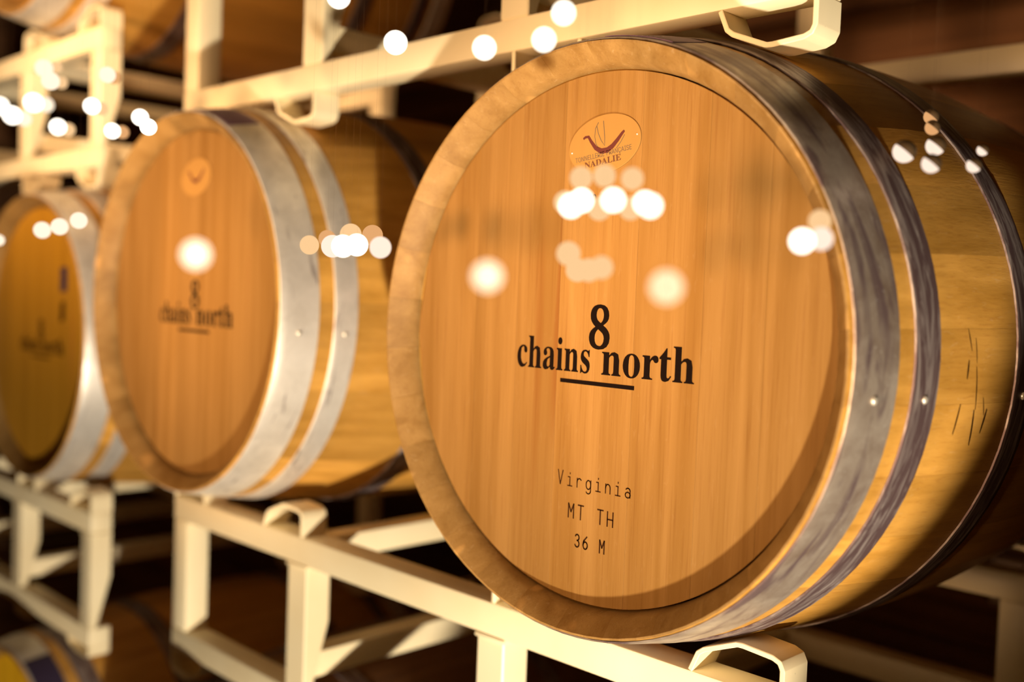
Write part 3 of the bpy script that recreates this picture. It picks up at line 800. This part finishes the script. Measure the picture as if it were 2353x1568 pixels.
TOP = 0.66
def reflection(x, y, z_, r, kind, label, group, half=None):
    root = empty('pane_reflection', (x, y, z_), label, 'light bulb', group)
    if half is None:
        g = link('globe', GL[kind], None, root)
        g.scale = (r, r, r)
    else:
        d = Vector(half)
        q = d.to_track_quat('Z', 'Y').to_euler()
        g = link('globe', HL[kind], None, root, (0, 0, 0), q)
        g.scale = (r, r, r)
        s_ = link('crescent_cap', HALF_CAP, None, root, (0, 0, 0), q)
        s_.scale = (r, r, r)
    ln = link('added_wire', LINE, None, root, (0, 0, r * 0.98))  # added hanger; a mirrored light has none
    ln.scale = (1, 1, max(0.05, TOP - z_ - r))
    return root
REFLECTIONS = [
    (-0.8044, -0.2200, 0.3352, 0.0122, 'warm', 'topmost bright bulb of the cluster by the upper left rack', 'window reflections clustered by the upper left rack', None),
    (-0.6891, -0.2550, 0.2980, 0.0113, 'warm', 'bright bulb just under the topmost one in the upper left cluster', 'window reflections clustered by the upper left rack', None),
    (-0.5985, -0.2200, 0.3010, 0.0099, 'warm', 'lone bright bulb hanging in front of the upper left rack post', 'window reflections clustered by the upper left rack', None),
    (-0.8404, -0.2200, 0.2914, 0.0136, 'white', 'bright bulb left of the rack post, above the lower row of the cluster', 'window reflections clustered by the upper left rack', None),
    (-0.6434, -0.2200, 0.2665, 0.0107, 'white', 'bright bulb at mid height beside the left rack post', 'window reflections clustered by the upper left rack', None),
    (-0.7519, -0.2200, 0.2492, 0.0113, 'white', 'low bright bulb midway between the left edge and the rack post', 'window reflections clustered by the upper left rack', None),
    (-0.5814, -0.2200, 0.2295, 0.0098, 'white', 'lowest bright bulb in front of the left rack post', 'window reflections clustered by the upper left rack', None),
    (-0.5057, -0.2200, 0.2391, 0.0099, 'white', 'upper one of two bright reflections touching right of the left rack post', 'window reflections clustered by the upper left rack', None),
    (-0.4109, -0.2550, 0.2145, 0.0092, 'white', 'lower one of two bright reflections touching right of the left rack post', 'window reflections clustered by the upper left rack', None),
    (-0.9729, -0.2200, 0.2999, 0.0132, 'white', 'bright bulb cut by the left edge of the picture, upper left cluster', 'window reflections clustered by the upper left rack', None),
    (-0.8221, -0.2550, 0.2665, 0.0127, 'white', 'bright bulb second from the left edge in the upper left cluster', 'window reflections clustered by the upper left rack', None),
    (-0.9590, -0.1900, 0.2841, 0.0113, 'warm', 'pale bulb at the right end of the tight row at the left edge', 'window reflections clustered by the upper left rack', None),
    (-0.9160, -0.1600, 0.3623, 0.0092, 'peach', 'dim amber bulb right of the topmost bright bulb in the upper left cluster', 'window reflections clustered by the upper left rack', None),
    (-0.8953, -0.1600, 0.3363, 0.0091, 'peach', 'dim amber bulb right of the second highest bulb in the upper left cluster', 'window reflections clustered by the upper left rack', None),
    (-0.7146, -0.1600, 0.3223, 0.0090, 'amber', 'dim amber bulb peeping behind the lone bulb on the rack post', 'window reflections clustered by the upper left rack', None),
    (-0.9523, -0.1600, 0.3092, 0.0114, 'warm', 'pale dim bulb behind the bright one left of the rack post', 'window reflections clustered by the upper left rack', None),
    (-0.7546, -0.1600, 0.2835, 0.0098, 'peach', 'dim peach bulb behind the mid height bulb at the rack post', 'window reflections clustered by the upper left rack', None),
    (-0.8664, -0.1600, 0.2639, 0.0097, 'peach', 'dim peach bulb right of the low bulb midway to the post', 'window reflections clustered by the upper left rack', None),
    (-0.6853, -0.1600, 0.2449, 0.0089, 'amber', 'dim amber bulb right of the lowest bulb on the rack post', 'window reflections clustered by the upper left rack', None),
    (-0.6684, -0.2700, 0.1039, 0.0106, 'warm', 'left one of three small reflections over the yellowish barrel', 'row of small reflections over the yellowish left barrel', None),
    (-0.6131, -0.2700, 0.1072, 0.0103, 'warm', 'middle one of three small reflections over the yellowish barrel', 'row of small reflections over the yellowish left barrel', None),
    (-0.5561, -0.2700, 0.1134, 0.0099, 'warm', 'right one of three small reflections over the yellowish barrel', 'row of small reflections over the yellowish left barrel', None),
    (-0.8226, -0.2700, 0.0927, 0.0078, 'warm', 'small bulb cut by the left edge beside the yellowish barrel', 'row of small reflections over the yellowish left barrel', None),
    (-0.1440, -0.2200, 0.0842, 0.0092, 'peach', 'dim peach bulb at the left end of the row crossing the second barrel hoops', 'window reflections between the two middle barrels', None),
    (-0.1346, -0.2000, 0.0841, 0.0109, 'rose', 'bright bulb second from left in the row crossing the second barrel hoops', 'window reflections between the two middle barrels', None),
    (-0.0763, -0.2300, 0.0820, 0.0102, 'white', 'bright bulb third from left in the row crossing the second barrel hoops', 'window reflections between the two middle barrels', None),
    (-0.0959, -0.2000, 0.0851, 0.0106, 'white', 'bright bulb fourth from left in the row crossing the second barrel hoops', 'window reflections between the two middle barrels', None),
    (-0.0346, -0.2200, 0.0812, 0.0096, 'rose', 'rosy bulb at the right end of the row beside the front barrel rim', 'window reflections between the two middle barrels', None),
    (-0.2291, -0.1400, 0.0963, 0.0093, 'amber', 'dim amber bulb rising behind the left part of the hoop row', 'window reflections between the two middle barrels', None),
    (-0.2011, -0.1300, 0.1012, 0.0115, 'peach', 'dim peach bulb rising behind the middle of the hoop row', 'window reflections between the two middle barrels', None),
    (-0.1506, -0.1400, 0.0989, 0.0106, 'amber', 'dim amber bulb rising behind the right part of the hoop row', 'window reflections between the two middle barrels', None),
    (-0.0662, -0.2500, 0.2982, 0.0103, 'white', 'bright bulb at the top edge beside the rack upright', 'window reflections along the upper rack rail', None),
    (-0.0478, -0.2000, 0.2657, 0.0105, 'white', 'bright round bulb on the upper rail, leftmost of those below the top edge', 'window reflections along the upper rack rail', None),
    (0.0683, -0.2000, 0.2448, 0.0096, 'white', 'bright round bulb over the shiny underside of the upper rail', 'window reflections along the upper rack rail', None),
    (0.1350, -0.2000, 0.2417, 0.0091, 'white', 'bright round bulb just left of the front barrel top', 'window reflections along the upper rack rail', None),
    (0.1544, -0.2000, 0.2588, 0.0089, 'white', 'bright round bulb above the upper rail near the front barrel top', 'window reflections along the upper rack rail', None),
    (0.1698, -0.1900, 0.1346, 0.0086, 'peach', 'dim peach bulb under the left end of the maker plate', 'window reflections before the lettered barrel head', None),
    (0.1929, -0.1900, 0.1350, 0.0084, 'peach', 'dim peach bulb under the middle of the maker plate', 'window reflections before the lettered barrel head', None),
    (0.2192, -0.1900, 0.1314, 0.0082, 'peach', 'dim peach bulb under the right end of the maker plate', 'window reflections before the lettered barrel head', None),
    (0.1369, -0.1700, 0.1192, 0.0094, 'peach', 'dim peach bulb half hidden at the left end of the bright row', 'window reflections before the lettered barrel head', None),
    (0.1963, -0.2300, 0.1091, 0.0087, 'white', 'bright bulb at the left end of the bright row under the maker plate', 'window reflections before the lettered barrel head', None),
    (0.1799, -0.2000, 0.1162, 0.0091, 'white', 'bright bulb second from left in the row under the maker plate', 'window reflections before the lettered barrel head', None),
    (0.2267, -0.2200, 0.1129, 0.0085, 'white', 'bright bulb standing alone in the middle of the row under the maker plate', 'window reflections before the lettered barrel head', None),
    (0.2393, -0.2000, 0.1124, 0.0083, 'white', 'bright bulb second from right in the row under the maker plate', 'window reflections before the lettered barrel head', None),
    (0.2668, -0.2300, 0.1067, 0.0081, 'white', 'bright bulb at the right end of the row under the maker plate', 'window reflections before the lettered barrel head', None),
    (0.1724, -0.1700, 0.1129, 0.0091, 'peach', 'dim peach bulb low between the left and middle bright reflections', 'window reflections before the lettered barrel head', None),
    (0.2030, -0.1700, 0.1122, 0.0088, 'peach', 'dim peach bulb low between the middle and right bright reflections', 'window reflections before the lettered barrel head', None),
    (0.1690, -0.2000, 0.0766, 0.0092, 'peach', 'dim peach bulb hanging alone below the bright row, left', 'window reflections before the lettered barrel head', None),
    (0.1440, -0.1600, 0.0656, 0.0094, 'peach', 'dim peach bulb at the left end of the lowest overlapping three', 'window reflections before the lettered barrel head', None),
    (0.1814, -0.1900, 0.0647, 0.0089, 'peach', 'dim peach bulb in the middle of the lowest overlapping three', 'window reflections before the lettered barrel head', None),
    (0.2186, -0.2200, 0.0656, 0.0083, 'peach', 'dim peach bulb at the right end of the lowest overlapping three', 'window reflections before the lettered barrel head', None),
    (0.3209, -0.1000, 0.1054, 0.0082, 'peach', 'dim peach bulb above two bright ones at the right rim', 'window reflections at the right rim of the lettered barrel', None),
    (0.3297, -0.1400, 0.0884, 0.0087, 'white', 'bright bulb left of its twin at the right rim of the front barrel', 'window reflections at the right rim of the lettered barrel', None),
    (0.3333, -0.1200, 0.0911, 0.0082, 'rose', 'bright rosy bulb right of its twin at the right rim of the front barrel', 'window reflections at the right rim of the lettered barrel', None),
    (0.2712, -0.5600, 0.0562, 0.0046, 'glow', 'large soft reflected glow before the second barrel head', 'large reflected glows before the barrel heads', None),
    (0.3930, -0.5000, 0.0508, 0.0038, 'glow', 'large soft reflected glow left of the lettering on the front barrel', 'large reflected glows before the barrel heads', None),
    (0.4653, -0.4800, 0.0487, 0.0031, 'glow', 'large soft reflected glow above the right part of the lettering', 'large reflected glows before the barrel heads', None),
    (0.3089, 0.0600, 0.1762, 0.0095, 'rose', 'rosy reflected crescent nearest the dark hoop on the front barrel side', 'crescent reflections before the front barrel side', (0.573, 0.261, 0.773)),
    (0.3203, 0.0950, 0.1846, 0.0082, 'rose', 'rosy reflected crescent above another over the barrel side', 'crescent reflections before the front barrel side', (0.573, 0.261, 0.773)),
    (0.3385, 0.0450, 0.1625, 0.0077, 'rose', 'rosy reflected crescent below another over the barrel side', 'crescent reflections before the front barrel side', (0.573, 0.261, 0.773)),
    (0.3551, 0.0900, 0.1653, 0.0061, 'rose', 'small reflected crescent beside the thin edge of the rear hoop', 'crescent reflections before the front barrel side', (0.573, 0.261, 0.773)),
    (0.3502, 0.1200, 0.1819, 0.0048, 'rose', 'smallest reflected crescent on the dark hoop at the barrel belly', 'crescent reflections before the front barrel side', (0.573, 0.261, 0.773)),
    (0.2877, 0.1600, 0.2221, 0.0068, 'amber', 'dim amber reflected crescent, topmost over the barrel side', 'crescent reflections before the front barrel side', (0.573, 0.261, 0.773)),
    (0.3021, 0.1300, 0.2066, 0.0066, 'amber', 'dim amber reflected crescent, second highest over the barrel side', 'crescent reflections before the front barrel side', (0.573, 0.261, 0.773)),
]
for b_ in REFLECTIONS:
    reflection(*b_)
